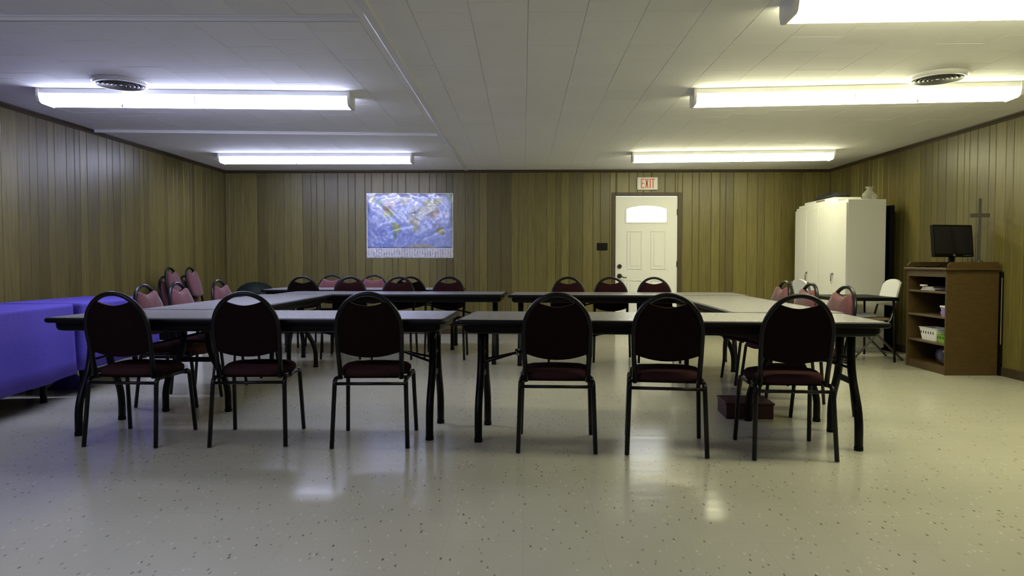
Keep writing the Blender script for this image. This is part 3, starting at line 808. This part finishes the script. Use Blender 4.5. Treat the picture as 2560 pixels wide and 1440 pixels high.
MB_ = MB()
rings = []
for s, x in ((.3, 0), (.8, .012), (1, .05), (1, .22), (.8, .26), (.3, .275)):
    rings.append([(x, .125*s*math.cos(a*PI/12), .088+.087*s*math.sin(a*PI/12)) for a in range(24)])
lc = thing('round_case', 'dark indigo rounded case on the bottom shelf of the bookcase', 'case', (sx+.02, BY+.17, .0765))
MB().loft(rings, smooth=True).build('shell', 'indigo', lc)
MB().tube([(.135, -.05, .172), (.135, -.03, .19), (.135, .03, .19), (.135, .05, .172)], .006, 6).build('handle', 'black_plastic', lc)

# ------------------------------------------------------------------ card table and white-backed folding chairs
ct = thing('card_table', 'small black card table in front of the white cabinets', 'table', (3.68, 8.12, 0))
MB().loft([rrect(.68, .74, .03, .662), rrect(.70, .76, .03, .668), rrect(.70, .76, .03, .695), rrect(.69, .75, .03, .70)]).build('table_top', 'black_plastic', ct)
for a in (-1, 1):
    for b in (-1, 1): MB().tube([(a*.30, b*.33, .665), (a*.315, b*.345, .0)], .0125, 8).build('leg', 'black_metal', ct)
def fold_chair(label, loc, rz):
    t = thing('folding_chair', label, 'chair', loc, rz)
    # faces +y; back leans to -y
    bp = []
    for k in range(17):
        a = PI*k/16; bp.append((.205*math.cos(a), .80+.09*math.sin(a)**.8 if 0 < k < 16 else .80))
    poly = [(.205, .60)] + bp + [(-.205, .60)]
    ly = lambda z: -.12-.28*(z-.45)
    MB().prism(poly, lambda x, z: (x*.97, ly(z)-.012+.10*x*x, z), lambda x, z: (x, ly(z)+.012+.10*x*x, z)).build('backrest', 'white_plastic', t)
    for s in (-1, 1):
        MB().tube([(s*.215, ly(.86), .86), (s*.215, ly(.45), .45), (s*.22, .28, .004)], .0125, 8).build('leg', 'grey_tube', t)
        MB().tube([(s*.19, .17, .44), (s*.195, -.02, .25), (s*.20, -.26, .004)], .0125, 8).build('leg', 'grey_tube', t)
    MB().loft([rrect(.37, .37, .06, .438, cy=.04), rrect(.39, .39, .06, .445, cy=.04), rrect(.39, .39, .06, .458, cy=.04), rrect(.36, .36, .06, .466, cy=.04)]).build('seat', 'beige_metal', t)
    for xx, yy, zz in ((.21, .22, .09), (.195, -.2, .07)): MB().tube([(-xx, yy, zz), (xx, yy, zz)], .008, 6).build('stretcher', 'grey_tube', t)
    return t
fold_chair('white-backed folding chair on the table-square side of the card table', (3.32, 8.10, 0), R(-88))
fold_chair('white-backed folding chair beside the bookcase with papers on its seat', (3.90, 8.12, 0), R(87))
rr = random.Random(9)
pr = [[(.16*s*math.cos(a*PI/10)*(1+.12*math.sin(a*1.9)), .13*s*math.sin(a*PI/10)*(1+.1*math.sin(a*2.7)), z+.006*math.sin(a*1.3)*(k > 0)) for a in range(20)] for k, (s, z) in enumerate(((.9, 0), (1, .012), (.8, .03), (.3, .042)))]
o = MB().loft(pr, smooth=True).build('paper_bag', 'paper', None, (3.80, 8.10, .468)); tag(o, 'crumpled white paper bag lying on the folding chair seat', 'bag')

# ------------------------------------------------------------------ odds and ends
rb = thing('storage_box', 'low dark red box on the floor under the tables', 'box', (1.40, 4.95, 0), R(-3))
MB().box((0, 0, 0), (.32, .28, .095), .004).build('box_body', 'dark_red', rb); MB().box((-.006, -.006, .0955), (.326, .286, .112), .003).build('lid', 'dark_red', rb)
gb = thing('lidded_bin', 'dark green round bin with a domed lid in the far left corner', 'bin', (-3.76, 10.05, 0))
MB().lathe([(.20, 0), (.24, .30), (.255, .62)], 32).build('bin_body', 'dark_green', gb)
MB().lathe([(.27, .621), (.275, .645), (.255, .68), (.20, .74), (.12, .785), (.03, .80)], 32).build('lid', 'dark_green', gb)
ws = thing('drawer_unit', 'low white plastic drawer unit with dark openings by the left wall', 'drawers', (-4.09, 7.72, 0))
for x in (0, .45): box((x, 0, 0), (x+.03, .30, .44), .004).build('side_frame', 'white_plastic', ws)
for z in (0, .20, .41): box((.031, 0, z), (.449, .30, z+.03), .003).build('shelf_frame', 'white_plastic', ws)
for z in (.031, .231):
    q = box((.034, .02, z), (.447, .29, z+.165), .004).build('drawer', 'black_plastic', ws)
    box((.16, .008, z+.10), (.32, .019, z+.125), .002).build('handle', 'white_plastic', q)
